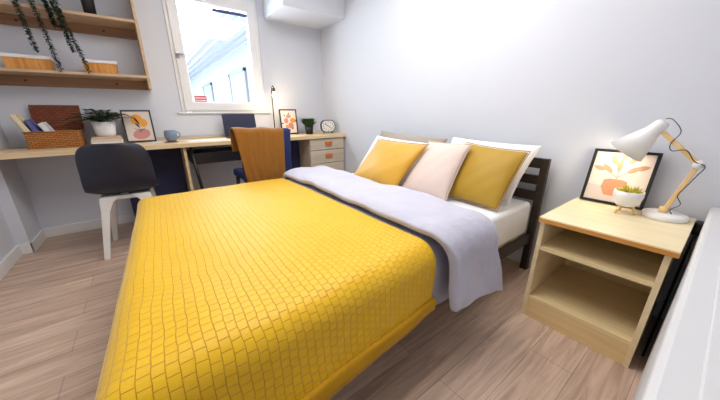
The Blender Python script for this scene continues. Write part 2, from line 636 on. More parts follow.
# ---------------------------------------------------------------- desk run
ZD = 0.762
desk = thing('desk', 'long pale wood worktop along the window wall with navy back panel', 'desk', (0.25, 3.0, 0))
DO = Vector((0.25, 3.0, 0))
obj('worktop', L(-0.86, XR - .002, 2.76, YB - .002, ZD - .036, ZD, DO, bev=0.003), M['desk'], desk)
obj('upstand', L(-0.10, WX1 + .06, YB - .014, YB - .002, ZD, ZD + .03, DO, bev=0.002), M['drawer'], desk)
obj('support_panel', L(0.24, 0.262, 2.80, YB - .02, 0, ZD - .036, DO), M['desk'], desk)
p = obj('under_desk_panel', L(-0.22, 0.24, 3.05, 3.07, 0.05, ZD - .036, DO), M['navy_panel'], desk)
p['label'] = 'added navy sheet standing in for the deep shade under the worktop'
p = obj('under_desk_panel', L(1.02, 1.46, 3.05, 3.07, 0.05, ZD - .036, DO), M['navy_panel'], desk)  # added dark sheet, stands in for the shade in the void beside the drawers
p['label'] = 'added navy sheet standing in for the deep shade under the worktop'
p = obj('keyboard_drawer', L(0.30, 0.80, 2.84, 3.2, 0.56, 0.66, DO, bev=0.006), M['black'], desk)
p['label'] = 'black drawer box under the worktop'
bm = bmesh.new()
tube(bm, [(0.30 - DO.x, 2.84 - DO.y, 0.72), (0.37 - DO.x, 2.84 - DO.y, 0.0)], 0.014, 8)
p = obj('leg', bm, M['black'], desk, smooth=True)
p['label'] = 'black sloping leg'

dr = thing('drawer_unit', 'washed oak drawer unit with tan handles in the corner under the worktop', 'drawer unit', (1.70, 3.0, 0))
DU = Vector((1.70, 3.0, 0))
bm = bmesh.new()
for a in ((1.47, 1.488, 2.80, YB - .03, 0, ZD - .038), (1.922, 1.932, 2.80, YB - .03, 0, ZD - .038), (1.488, 1.922, YB - .05, YB - .03, 0, ZD - .038),
          (1.488, 1.922, 2.80, YB - .05, ZD - .06, ZD - .038), (1.488, 1.922, 2.80, YB - .05, 0.0, 0.07)):
    bx(bm, a[0] - DU.x, a[1] - DU.x, a[2] - DU.y, a[3] - DU.y, a[4], a[5])
obj('carcass', bm, M['drawer'], dr)
zt = ZD - .042
for hgt in (0.125, 0.15, 0.34):
    d = obj('drawer', L(1.472, 1.93, 2.782, 2.799, zt - hgt, zt, DU, bev=0.003), M['drawer'], dr)
    zc = zt - hgt * 0.45
    bm = bmesh.new()
    bx(bm, 1.665 - DU.x, 1.755 - DU.x, 2.764 - DU.y, 2.781 - DU.y, zc - .022, zc + .022, bev=0.006)
    h = obj('handle', bm, M['leather'], d)
    h['label'] = 'orange tan leather pull'
    zt -= hgt + .006

# ---------------------------------------------------------------- wall shelf
sh = thing('wall_shelf', 'pale wood open wall shelf with two boards at the upper left', 'shelf', (-0.4, 3.1, 1.2))
SO = Vector((-0.4, 3.1, 1.2))
obj('side_panel', L(0.095, 0.115, 2.99, YB - .001, 1.205, 2.15, SO, bev=0.002), M['shelf'], sh)
for z in (1.285, 1.685):
    obj('board', L(-0.859, 0.095, 2.99, YB - .001, z, z + .02, SO, bev=0.002), M['shelf'], sh)
    bt = obj('batten', L(-0.859, 0.095, YB - .022, YB - .001, z - (.075 if z < 1.5 else .068), z, SO), M['batten'], sh)
    for x in ((-0.655, -0.12) if z < 1.5 else (-0.12, -0.6)):
        bm = bmesh.new()
        lathe(bm, [(0, 0), (.008, 0), (.008, .004), (0, .004)], 10, Matrix.Translation((x - SO.x, YB - .0225 - SO.y, z - .035 - SO.z)) @ Matrix.Rotation(PI / 2, 4, 'X'))
        obj('screw', bm, M['inkdark'], bt)
obj('board', L(-0.859, 0.095, 2.99, YB - .001, 2.13, 2.15, SO, bev=0.002), M['shelf'], sh)


def crate(x0, x1, label):
    cx, cy, zb = (x0 + x1) / 2, 3.10, 1.3055
    t = thing('storage_box', label, 'box', (cx, cy, zb), group='boxes on the lower wall shelf')
    w = (x1 - x0) / 2
    bm = bmesh.new()
    lo = [(-w * .93, -.065), (w * .93, -.065), (w * .93, .065), (-w * .93, .065)]
    hi = [(-w * 1.0, -.072), (w * 1.0, -.072), (w * 1.0, .072), (-w * 1.0, .072)]
    vl = [bm.verts.new((x, y, 0)) for x, y in lo]
    vh = [bm.verts.new((x, y, .072)) for x, y in hi]
    bm.faces.new(vl[::-1])
    bm.faces.new(vh)
    for i in range(4):
        bm.faces.new((vl[i], vl[(i + 1) % 4], vh[(i + 1) % 4], vh[i]))
    obj('body', bm, M['crate'], t)
    l = obj('lid', B(-w - .006, w + .006, -.079, .079, .072, .095, bev=0.004), M['ceramic'], t)
    l['label'] = 'white lid'


crate(-0.69, -0.455, 'wider honey wood box with white lid at the left on the lower shelf')
crate(-0.285, -0.085, 'smaller honey wood box with white lid towards the right end of the lower shelf')

# trailing plant on the upper board
tp = thing('trailing_plant', 'dark green trailing plant hanging from the upper shelf board', 'plant', (-0.42, 3.10, 1.7055))
bm = bmesh.new()
lathe(bm, [(0, 0), (.06, 0), (.085, .12), (.076, .12), (.07, .1), (0, .1)], 28)
obj('pot', bm, M['ceramic'], tp, smooth=True)


def leafquad(bm, c, d, nrm, ln, w):
    """small pointed leaf with a fold"""
    d = d.normalized()
    s = d.cross(nrm)
    s = s.normalized() if s.length > 1e-5 else d.orthogonal().normalized()
    n = s.cross(d)
    a = bm.verts.new(c)
    l = bm.verts.new(c + d * ln * .5 + s * w * .5 + n * w * .15)
    r = bm.verts.new(c + d * ln * .5 - s * w * .5 + n * w * .15)
    e = bm.verts.new(c + d * ln)
    m = bm.verts.new(c + d * ln * .5)
    bm.faces.new((a, m, l))
    bm.faces.new((a, r, m))
    bm.faces.new((m, e, l))
    bm.faces.new((r, e, m))


def strand(xtop, xbot, zbot, amp):
    bm = bmesh.new()
    bs = bmesh.new()
    pts = []
    st0 = Vector((xtop * .6, 0, .11))
    lip = Vector((xtop, -.12, .08))
    for k in range(40):
        t = k / 39
        if t < .15:
            q = st0.lerp(lip, t / .15) + Vector((0, 0, .05 * math.sin(PI * t / .15)))
        else:
            s = (t - .15) / .85
            q = Vector((xtop + (xbot - xtop) * s + amp * math.sin(5 * s), -.125 - .012 * math.sin(PI * s), .08 + (zbot - .08) * s))
        pts.append(q)
    tube(bs, pts, .0025, 5)
    for i in range(len(pts) - 1):
        for j in range(7):
            q = pts[i].lerp(pts[i + 1], j / 5)
            a = random.uniform(0, 2 * PI)
            d = Vector((math.cos(a), math.sin(a) * .7, random.uniform(-.9, .1)))
            leafquad(bm, q, d, Vector((0, 0, 1)), random.uniform(.017, .026), random.uniform(.012, .018))
    o = obj('strand', bm, M['pearl'], tp)
    obj('stem', bs, M['pearl'], o)


for a in ((-.12, -.075, -.28, .004), (-.04, .02, -.40, .004), (.025, .06, -.12, .003), (.06, .115, -.27, .004), (.085, .165, -.40, -.006)):
    strand(*a)
bm = bmesh.new()
for k in range(90):
    a = random.uniform(0, 2 * PI)
    r = random.uniform(0, .075)
    leafquad(bm, Vector((r * math.cos(a), r * math.sin(a), .105 + random.uniform(0, .03))), Vector((math.cos(a), math.sin(a), random.uniform(.1, 1))), Vector((0, 0, 1)), .03, .018)
obj('foliage', bm, M['pearl'], tp)
# dark vase
vs = bmesh.new()
lathe(vs, [(0, 0), (.036, 0), (.040, .16), (.026, .2), (.016, .22), (.016, .28), (.010, .28), (.010, .2), (0, .2)], 24)
v = obj('vase', vs, M['black'], smooth=True)
v.location = (-0.165, 3.07, 1.7055)
tag(v, 'black slim vase standing on the upper wall shelf', 'vase')

# ---------------------------------------------------------------- things on the desk
# wicker hamper with its lid up
wb = thing('wicker_box', 'open brown wicker box with raised lid on the worktop', 'basket', (-0.555, 3.08, ZD + .0005))
bm = bmesh.new()
wx, wy, wh, th = .148, .09, .118, .008
bx(bm, -wx, wx, -wy, -wy + th, 0, wh, bev=.002)
bx(bm, -wx, wx, wy - th, wy, 0, wh, bev=.002)
bx(bm, -wx, -wx + th, -wy + th, wy - th, 0, wh, bev=.002)
bx(bm, wx - th, wx, -wy + th, wy - th, 0, wh, bev=.002)
bx(bm, -wx + th, wx - th, -wy + th, wy - th, 0, th)
obj('body', bm, M['wicker'], wb)
bm = bmesh.new()
for a in ((-wx, -wy, wx, -wy), (wx, -wy, wx, wy), (wx, wy, -wx, wy), (-wx, wy, -wx, -wy)):
    tube(bm, [(a[0], a[1], wh), (a[2], a[3], wh)], .006, 8)
obj('rim', bm, M['wicker'], wb, smooth=True)
R_ = Matrix.Translation((0.01, wy + .012, wh - .004)) @ Matrix.Rotation(math.radians(-14), 4, 'X')
bm = bmesh.new()
bx(bm, -.140, .145, 0, .012, 0, .205, bev=.004, rot=R_)
l = obj('lid', bm, M['wicker_dark'], wb)
l['label'] = 'dark reddish brown lid standing open'


def leaning_book(name, label, x, y, w, h, t, m, ang, z, rz=0.0, group=None):
    """upright book leaning sideways; spine towards the viewer"""
    o = thing(name, label, 'book', (x, y, z), group=group, rot=(0, math.radians(ang), rz))
    bm = bmesh.new()
    bx(bm, -t / 2, -t / 2 + .003, 0, w, 0, h)
    bx(bm, t / 2 - .003, t / 2, 0, w, 0, h)
    bx(bm, -t / 2, t / 2, 0, .003, 0, h)
    obj('cover', bm, m, o)
    obj('pages', B(-t / 2 + .003, t / 2 - .003, .003, w - .004, .004, h - .004), M['paper'], o)


leaning_book('book', 'tall cream book leaning left in the wicker box', -0.648, 3.035, .10, .245, .036, M['cream'], -21, ZD + .014, group='books in the wicker box')
leaning_book('book', 'periwinkle blue book in the middle of the wicker box', -0.606, 3.03, .10, .205, .030, M['blue_book'], -20, ZD + .013, group='books in the wicker box')
leaning_book('book', 'short white book leaning in front of the wicker lid', -0.535, 3.03, .10, .185, .036, M['paper'], -25, ZD + .014, group='books in the wicker box')

# stack of books and the fern
z = ZD + .0005
bks = [(.205, .16, .028, M['paper'], 'white book at the bottom of the stack under the fern', .02), (.195, .15, .020, M['cream'], 'cream book in the middle of the stack under the fern', -.03),
       (.185, .145, .017, M['peach_book'], 'peach book on top of the stack under the fern', .03)]
for w, d, t, m, lab, rz in bks:
    o = thing('book', lab, 'book', (-0.265, 3.10, z), rz, 'stacked books under the fern')
    bm = bmesh.new()
    bx(bm, -w / 2, w / 2, -d / 2, d / 2, 0, .003)
    bx(bm, -w / 2, w / 2, -d / 2, d / 2, t - .003, t)
    bx(bm, -w / 2, w / 2, -d / 2, -d / 2 + .003, 0, t)
    obj('cover', bm, m, o)
    obj('pages', B(-w / 2 + .004, w / 2 - .004, -d / 2 + .003, d / 2 - .004, .003, t - .003), M['paper'], o)
    z += t + .0005
fern = thing('potted_fern', 'dark green fern in a white pot on a stack of books', 'plant', (-0.265, 3.10, z))
bm = bmesh.new()
lathe(bm, [(0, 0), (.058, 0), (.066, .02), (.078, .115), (.072, .115), (.066, .1), (0, .1)], 32)
obj('pot', bm, M['ceramic'], fern, smooth=True)
bm = bmesh.new()
lathe(bm, [(0, .1), (.064, .1), (.06, .106), (0, .108)], 20)
obj('soil', bm, M['soil'], fern)


def frond(ang, ln, lift, droop):
    bm = bmesh.new()
    dr_ = Vector((math.cos(ang), math.sin(ang), 0))
    sd = Vector((-math.sin(ang), math.cos(ang), 0))
    N = 16
    pts = []
    for k in range(N + 1):
        t = k / N
        pts.append(Vector((0, 0, .105)) + dr_ * ln * t + Vector((0, 0, lift * math.sin(PI * .5 * min(1, t * 1.4)) - droop * t * t)))
    tube(bm, pts, [.002 * (1 - .6 * k / N) for k in range(N + 1)], 5)
    for k in range(2, N):
        w = .05 * math.sin(PI * (k / N) ** .8) + .012
        for s in (-1, 1):
            leafquad(bm, pts[k], sd * s + dr_ * .5 + Vector((0, 0, .25)), Vector((0, 0, 1)), w, .015)
    return bm


for k in range(22):
    a = 2 * PI * k / 22 + random.uniform(-.15, .15)
    ln = random.uniform(.12, .20)
    if math.cos(a) > .8 or math.cos(a) < -.8:
        ln += .05
    if math.sin(a) > .3:
        ln = min(ln, .13)
    obj('frond', frond(a, ln, random.uniform(.04, .11), random.uniform(.0, .05)), M['leaf'], fern)


# picture frames
def picture_frame(label, w, h, origin, tilt, rz, paper, art, fr=.012, dep=.018):
    """stands on its lower edge at origin, leaning back by tilt (radians); local x right, y back, z up"""
    o = thing('picture_frame', label, 'picture frame', (origin[0], origin[1], origin[2] + dep * math.sin(tilt)), rot=(-tilt, 0, rz))
    obj('frame', ring_frame(-w / 2, w / 2, 0, h, fr, 0, dep, bev=.0015), M['black'], o)
    pp = obj('print', B(-w / 2 + fr * .8, w / 2 - fr * .8, .006, .010, fr * .8, h - fr * .8), paper, o)
    obj('backing', B(-w / 2 + fr * .6, w / 2 - fr * .6, .0105, dep - .002, fr * .6, h - fr * .6), M['cork'], o)
    y = .0058
    F_ = Matrix.Rotation(PI / 2, 4, 'X')
    for m, polys, nm in art:
        for k, poly in enumerate(polys):
            bm = bmesh.new()
            prism(bm, [(x * w, q * h) for x, q in poly], -y, -y + .0004, F_)
            obj(nm, bm, m, pp)
            y -= .00004
        y -= .0005
    return o


def leafpoly(x, y, a, l, w, asp=1.0):
    out = []
    for t, s in ((0, 0), (.25, .8), (.5, 1), (.75, .7), (1, 0), (.75, -.7), (.5, -1), (.25, -.8)):
        px, py = l * t, w * s * .5
        out.append((x + px * math.cos(a) - py * math.sin(a), y + (px * math.sin(a) + py * math.cos(a)) * asp))
    return out


def line(x0, y0, x1, y1, w=.012):
    d = Vector((x1 - x0, y1 - y0))
    n = Vector((-d.y, d.x)).normalized() * w / 2
    return [(x0 + n.x, y0 + n.y), (x0 - n.x, y0 - n.y), (x1 - n.x, y1 - n.y), (x1 + n.x, y1 + n.y)]


blob = [(.02 + x, y) for x, y in ellipse(.03, .25, .30, .16, 24, .15)]
picture_frame('black framed abstract print of orange and pink shapes beside the fern', .215, .278, (-0.035, 3.11, ZD + .001), .22, 0.02, M['beige_paper'],
              [(M['orangeink'], [ellipse(-.02, .70, .20, .17, 24), ellipse(.17, .60, .15, .13, 20)], 'orange_shape'),
               (M['pinkink'], [blob], 'pink_shape'),
               (M['inkdark'], [leafpoly(-.12, .80, -1.0, .30, .07), line(.0, .62, .05, .30), line(-.15, .42, .18, .36), line(-.05, .30, .2, .44), leafpoly(.02, .45, 2.2, .2, .06)], 'line_drawing')])

flor = []
rr = random.Random(3)
for k in range(16):
    a, r = rr.uniform(0, 2 * PI), rr.uniform(.15, .36)
    flor.append(leafpoly(.36 * math.cos(a) * r / .36, .5 + r * math.sin(a), a, .13, .05))
picture_frame('black framed floral print of orange and pink blossoms beside the grass pot', .205, .285, (1.395, 3.12, ZD + .001), .16, -.12, M['pink_paper'],
              [(M['inkdark'], flor, 'leaf_print'),
               (M['pinkink'], [ellipse(-.15, .55, .13, .11, 18), ellipse(.1, .35, .16, .12, 18), ellipse(.0, .72, .14, .08, 18)], 'pink_blossom'),
               (M['orangeink'], [ellipse(.22, .55, .16, .10, 18), ellipse(-.1, .30, .1, .07, 18)], 'orange_blossom')], fr=.014)

# mug on its coaster, papers
bm = bmesh.new()
lathe(bm, [(0, 0), (.052, 0), (.052, .006), (0, .006)], 28)
c = obj('coaster', bm, M['cork'])
c.location = (0.175, 2.93, ZD + .0005)
tag(c, 'round brown coaster under the blue grey mug', 'coaster')
mg = thing('mug', 'blue grey mug standing on a brown coaster on the worktop', 'mug', (0.178, 2.935, ZD + .0068), -.3)
bm = bmesh.new()
lathe(bm, [(0, 0), (.030, 0), (.042, .014), (.050, .05), (.046, .096), (.043, .096), (.046, .05), (.03, .01), (0, .008)], 30)
obj('body', bm, M['mug'], mg, smooth=True)
bm = bmesh.new()
tube(bm, [(.046, 0, .080), (.062, 0, .082), (.073, 0, .062), (.066, 0, .040), (.047, 0, .032)], .0055, 8)
obj('handle', bm, M['mug'], mg, smooth=True)
for (x, y, w, d, rz, lab) in ((0.40, 2.95, .21, .15, .15, 'white paper sheet lying between mug and laptop'), (0.53, 2.92, .2, .14, -.1, 'white paper sheet lying beside the laptop'),
                              (0.075, 3.02, .08, .12, .1, 'small white note lying beside the framed abstract print')):
    s = obj('paper_sheet', B(-w / 2, w / 2, -d / 2, d / 2, 0, .0015), M['paper'])
    s.location = (x, y, ZD + (.0005 if lab.endswith('mug and laptop') else .0022 if 'beside the laptop' in lab else .0005))
    s.rotation_euler = (0, 0, rz)
    tag(s, lab, 'paper', 'paper sheets on the worktop')

# laptop
lp = thing('laptop', 'open dark navy laptop on the worktop below the window', 'laptop', (0.84, 3.02, ZD + .001), 0.03)
obj('base', B(-.17, .17, -.13, .10, 0, .016, bev=.005), M['screen'], lp)
bm = bmesh.new()
for r in range(4):
    for q in range(11):
        bx(bm, -.15 + q * .0275, -.128 + q * .0275, -.06 + r * .036, -.03 + r * .036, .0162, .0178)
kb = obj('keyboard', bm, M['black'], lp)
kb['kind'] = 'stuff'
R_ = Matrix.Translation((0, .098, .014)) @ Matrix.Rotation(math.radians(-10), 4, 'X')
bm = bmesh.new()
bx(bm, -.17, .17, 0, .008, 0, .225, bev=.004, rot=R_)
ld = obj('lid', bm, M['screen'], lp)
bm = bmesh.new()
bx(bm, -.155, .155, -.001, .0, .014, .212, rot=R_)
obj('display', bm, M['screen'], ld)

# slim desk lamp by the window
sl = thing('desk_lamp', 'slim lit desk lamp with dark cap beside the window frame', 'lamp', (1.215, 3.14, ZD + .0005))
bm = bmesh.new()
lathe(bm, [(0, 0), (.05, 0), (.05, .008), (.012, .016), (0, .016)], 28)
obj('base', bm, M['darkmetal'], sl, smooth=True)
bm = bmesh.new()
tube(bm, [(0, 0, .012), (0, 0, .43)], .006, 10)
obj('pole', bm, M['darkmetal'], sl, smooth=True)
bm = bmesh.new()
tube(bm, [(0, 0, .42), (0, 0, .47), (0, -.015, .51), (0, -.045, .525), (0, -.065, .51), (0, -.068, .49)], .006, 10)
tube(bm, [(0, -.068, .50), (0, -.068, .46)], .017, 14)
obj('cap', bm, M['darkmetal'], sl, smooth=True)
bm = bmesh.new()
lathe(bm, [(0, .40), (.014, .405), (.022, .425), (.016, .45), (.010, .462), (0, .462)], 18, Matrix.Translation((0, -.068, 0)))
obj('bulb', bm, M['bulb'], sl, smooth=True)
lamp('desk_lamp_light', 'POINT', (1.215, 3.03, ZD + .41), 2.6, (1.0, 0.78, 0.48), shadow_soft_size=0.03)

# grass pot
gp = thing('potted_grass', 'green grassy plant in a black pot beside the alarm clock', 'plant', (1.595, 3.02, ZD + .0005))
bm = bmesh.new()
lathe(bm, [(0, 0), (.042, 0), (.052, .095), (.048, .095), (.044, .08), (0, .08)], 26)
obj('pot', bm, M['black'], gp, smooth=True)
bm = bmesh.new()
for k in range(320):
    a = random.uniform(0, 2 * PI)
    r0 = random.uniform(0, .03)
    base = Vector((r0 * math.cos(a), r0 * math.sin(a), .075))
    out = random.uniform(.02, .115)
    hh = random.uniform(.06, .125)
    d = Vector((math.cos(a), math.sin(a), 0))
    s = Vector((-math.sin(a), math.cos(a), 0)) * .008
    p0, p1, p2 = base, base + d * out * .6 + Vector((0, 0, hh * .8)), base + d * out * 1.1 + Vector((0, 0, hh * .9))
    v = [bm.verts.new(q) for q in (p0 - s, p0 + s, p1 + s, p1 - s, p2)]
    bm.faces.new(v[:4])
    bm.faces.new((v[3], v[2], v[4]))
g = obj('grass_blades', bm, M['leaf2'], gp)

# alarm clock
ck = thing('alarm_clock', 'rounded white faced alarm clock with black rim at the desk end', 'clock', (1.825, 2.97, ZD + .0035), -.25)
rrx = []


def rrect(w, h, r, n=6):
    out = []
    for cx, cy, a0 in ((w / 2 - r, h / 2 - r, 0), (-w / 2 + r, h / 2 - r, PI / 2), (-w / 2 + r, -h / 2 + r, PI), (w / 2 - r, -h / 2 + r, 1.5 * PI)):
        for k in range(n + 1):
            a = a0 + PI / 2 * k / n
            out.append((cx + r * math.cos(a), cy + r * math.sin(a)))
    return out


FX = Matrix.Translation((0, 0, .084)) @ Matrix.Rotation(PI / 2, 4, 'X')
bm = bmesh.new()
prism(bm, rrect(.180, .145, .06), -.022, .022, FX)
obj('case', bm, M['black'], ck)
bm = bmesh.new()
prism(bm, rrect(.162, .128, .053), .022, .024, FX)
fc = obj('face', bm, M['clockface'], ck)
for k in range(12):
    bm = bmesh.new()
    a = 2 * PI * k / 12
    rx, ry = .064 * math.sin(a), .049 * math.cos(a)
    prism(bm, ellipse(rx, ry, .0055, .0055, 8), .0241, .0248, FX)
    obj('hour_mark', bm, M['inkdark'], fc)
bm = bmesh.new()
prism(bm, line(0, 0, -.042, .028, .007), .0250, .0256, FX)
prism(bm, line(0, 0, .040, -.028, .005), .0258, .0264, FX)
obj('hands', bm, M['inkdark'], fc)
for s in (-1, 1):
    bm = bmesh.new()
    tube(bm, [(s * .045, 0, .016), (s * .055, 0, .0)], .007, 8)
    obj('foot', bm, M['black'], ck)


# ---------------------------------------------------------------- chairs
def shell_chair():
    t = thing('desk_chair', 'charcoal shell chair with white legs tucked at the left desk end', 'chair', (-0.190, 2.64, 0), math.radians(-4))
    # shell: one curved sheet, local -y is the back, +y faces the desk
    prof = [(.20, .455, .17), (.16, .462, .195), (.08, .455, .212), (0, .448, .220), (-.08, .450, .222), (-.14, .465, .212), (-.185, .505, .205), (-.21, .56, .206),
            (-.225, .62, .205), (-.238, .68, .203), (-.25, .74, .195), (-.258, .78, .180), (-.264, .806, .152), (-.268, .824, .102)]
    NU = 14
    vs, fs = [], []
    for i, (y, z, w) in enumerate(prof):
        for k in range(NU + 1):
            s = -1 + 2 * k / NU
            x = w * s
            e = abs(s) ** 2.5
            back = max(0, min(1, (z - .47) / .15))
            yy = y + e * (.065 * back) + (0 if back > 0 else 0)
            zz = z + e * (.035 * (1 - back))
            if i == len(prof) - 1:
                zz -= .006 * e
            vs.append((x, yy, zz))
    for i in range(len(prof) - 1):
        for k in range(NU):
            a = i * (NU + 1) + k
            fs.append((a, a + 1, a + NU + 2, a + NU + 1))
    mesh_obj('shell', vs, fs, M['charcoal'], t, solid=.012, sub=2, soff=0)
    # seat pad
    bm = bmesh.new()
    lathe(bm, [(0, .0), (.17, .0), (.185, .01), (.175, .02), (0, .024)], 32, Matrix.Translation((0, .02, .462)) @ Matrix.Diagonal((1, .95, 1, 1)))
    obj('seat_pad', bm, M['charcoal'], t, smooth=True)
    # white under-frame and four tapering legs
    fr = bmesh.new()
    bx(fr, -.13, .13, -.128, -.095, .412, .444, bev=.008)
    bx(fr, -.13, .13, .095, .128, .412, .444, bev=.008)
    bx(fr, -.13, -.097, -.128, .128, .412, .444, bev=.008)
    bx(fr, .097, .13, -.128, .128, .412, .444, bev=.008)
    f = obj('under_frame', fr, M['chairwhite'], t)
    f['label'] = 'white under-frame'
    for sx in (-1, 1):
        for sy in (-1, 1):
            bm = bmesh.new()
            rings = []
            for (q, z, w) in ((.112, .446, .034), (.122, .41, .030), (.132, .34, .025), (.156, .2, .021), (.188, 0.0, .017)):
                # outward flare near the top gives the filleted corner
                inn = .05 if z > .43 else (.02 if z > .40 else 0)
                cx, cy = sx * q, sy * q
                rings.append([bm.verts.new((cx + dx * w - (sx * inn if dx == -sx else 0), cy + dy * w - (sy * inn if dy == -sy else 0), z)) for dx, dy in ((-1, -1), (1, -1), (1, 1), (-1, 1))])
            for a, b in zip(rings, rings[1:]):
                for k in range(4):
                    bm.faces.new((a[k], a[(k + 1) % 4], b[(k + 1) % 4], b[k]))
            bm.faces.new(rings[0])
            bm.faces.new(rings[-1])
            bmesh.ops.bevel(bm, geom=list(bm.edges), offset=.004, segments=2, affect='EDGES')
            l = obj('leg', bm, M['chairwhite'], t)
            l['label'] = 'white tapering leg'


shell_chair()


def fabric_chair():
    t = thing('desk_chair', 'navy upholstered chair under the ochre throw at the laptop', 'chair', (0.785, 2.58, 0), math.radians(2))
    obj('seat', B(-.15, .20, -.21, .25, .42, .49, bev=.02, seg=3), M['navy_fabric'], t)
    bm = bmesh.new()
    bx(bm, -.195, .235, -.035, .035, 0, .44, bev=.022, seg=3, rot=Matrix.Translation((0, -.23, .44)) @ Matrix.Rotation(math.radians(5), 4, 'X'))
    obj('backrest', bm, M['navy_fabric'], t)
    for sx in (-1, 1):
        for sy in (-1, 1):
            bm = bmesh.new()
            tube(bm, [(.02 + sx * .15, sy * .17, .425), (.02 + sx * .175, sy * .205, 0)], [.018, .012], 12)
            obj('leg', bm, M['black'], t, smooth=True)


fabric_chair()
# throw over the backrest: front flap, over the top, long rear flap
vs, fs = [], []
NV, NU = 36, 26
path = []
for k in range(NV + 1):
    s = k / NV
    if s < .28:
        t = s / .28
        path.append((2.42 - .01 * (1 - t), .70 + t * .17))
    elif s < .40:
        t = (s - .28) / .12
        path.append((2.352 + .068 * math.cos(PI * t) , .872 + .022 * math.sin(PI * t)))
    else:
        t = (s - .40) / .60
        path.append((2.284 - .02 * t, .872 - .44 * t))
for k, (y, z) in enumerate(path):
    s = k / NV
    t = max(0, (s - .4) / .6)
    x0 = .550 + .055 * t
    x1 = .955 - .025 * t
    for j in range(NU + 1):
        u = j / NU
        w = (.4 + .6 * t) * .010 * math.sin(u * 17 + 1.5 * math.sin(3 * t)) + .004 * math.sin(u * 41 + 4 * t)
        if s < .4:
            w *= .3
        wz = .012 * math.sin(u * 9) * t + .004 * math.sin(u * 13)
        vs.append((x0 + (x1 - x0) * u, y - abs(w) - .006, z + wz - (.012 * u if t == 0 and s > .27 else .012 * u)))
for k in range(NV):
    for j in range(NU):
        a = k * (NU + 1) + j
        fs.append((a, a + 1, a + NU + 2, a + NU + 1))
th = mesh_obj('throw', vs, fs, M['throw'], None, solid=.010, sub=1, soff=0)
tag(th, 'ochre wool throw hanging over the back of the navy chair', 'throw')

# ---------------------------------------------------------------- bed
BY0, BY1, BX0, BX1 = 0.635, 2.02, -0.08, 1.86
bed = thing('bed', 'double bed with dark slatted headboard and white mattress', 'bed', (0.9, 1.32, 0))
BO = Vector((0.9, 1.32, 0))
for y in (0.60, 2.03):
    obj('headboard_post', L(1.868, 1.905, y, y + .04, 0, .735, BO, bev=.004), M['darkmetal'], bed)
for z0, z1 in ((.675, .735), (.575, .63), (.475, .53)):
    obj('headboard_rail', L(1.872, 1.90, 0.64, 2.03, z0, z1, BO, bev=.003), M['darkmetal'], bed)
for y in (0.615, 2.015):
    obj('side_rail', L(-0.08, 1.868, y, y + .025, .19, .255, BO, bev=.003), M['darkmetal'], bed)
obj('foot_rail', L(-0.09, -0.06, .62, 2.04, .19, .255, BO, bev=.003), M['darkmetal'], bed)
for y in (.63, 1.985):
    bm = L(-0.085, -0.05, y, y + .035, 0, .19, BO)
    obj('leg', bm, M['darkmetal'], bed)
for k in range(11):
    obj('slat', L(-0.02 + k * .17, .06 + k * .17, .64, 2.015, .235, .25, BO), M['maple'], bed)
# mattress with softened edges
bm = L(BX0 + .01, BX1, BY0, BY1, .255, .47, BO, bev=.028, seg=4)
mt = obj('mattress', bm, M['sheet'], bed, smooth=True)
mt['label'] = 'mattress in a white fitted sheet'


def cloth(name, m, xs, ys_profile, zoff, parent=None, solid=.012, sub=1, wr=None, label=None, cat=None):
    pass


def prof_y(s, ynear, yfar, ztop, hem_near, hem_far, Rn, flare=0.0):
    """arc-length profile across the bed; s from 0 (near hem) to 1 (far hem) -> (y,z,arc)"""
    ln = max(.01, ztop - Rn - hem_near)
    lf = max(.01, ztop - Rn - hem_far)
    arc = Rn * PI / 2
    top = (yfar - Rn) - (ynear + Rn)
    tot = ln + arc + top + arc + lf
    d = s * tot
    if d < ln:
        q = 1 - d / ln
        return ynear - flare * q * q, hem_near + d, d
    d2 = d - ln
    if d2 < arc:
        a = d2 / Rn
        return ynear + Rn - Rn * math.cos(a), ztop - Rn + Rn * math.sin(a), d
    d3 = d2 - arc
    if d3 < top:
        return ynear + Rn + d3, ztop, d
    d4 = d3 - top
    if d4 < arc:
        a = d4 / Rn
        return yfar - Rn + Rn * math.sin(a), ztop - Rn + Rn * math.cos(a), d
    return yfar, ztop - Rn - (d4 - arc), d


def noise2(x, y, seed=0):
    return (math.sin(x * 7.3 + seed) * math.cos(y * 6.1 - seed * 1.7) + .6 * math.sin(x * 15.7 + y * 9.2 + seed * 2.1) + .4 * math.cos(x * 23.1 - y * 19.4 + seed)) / 2


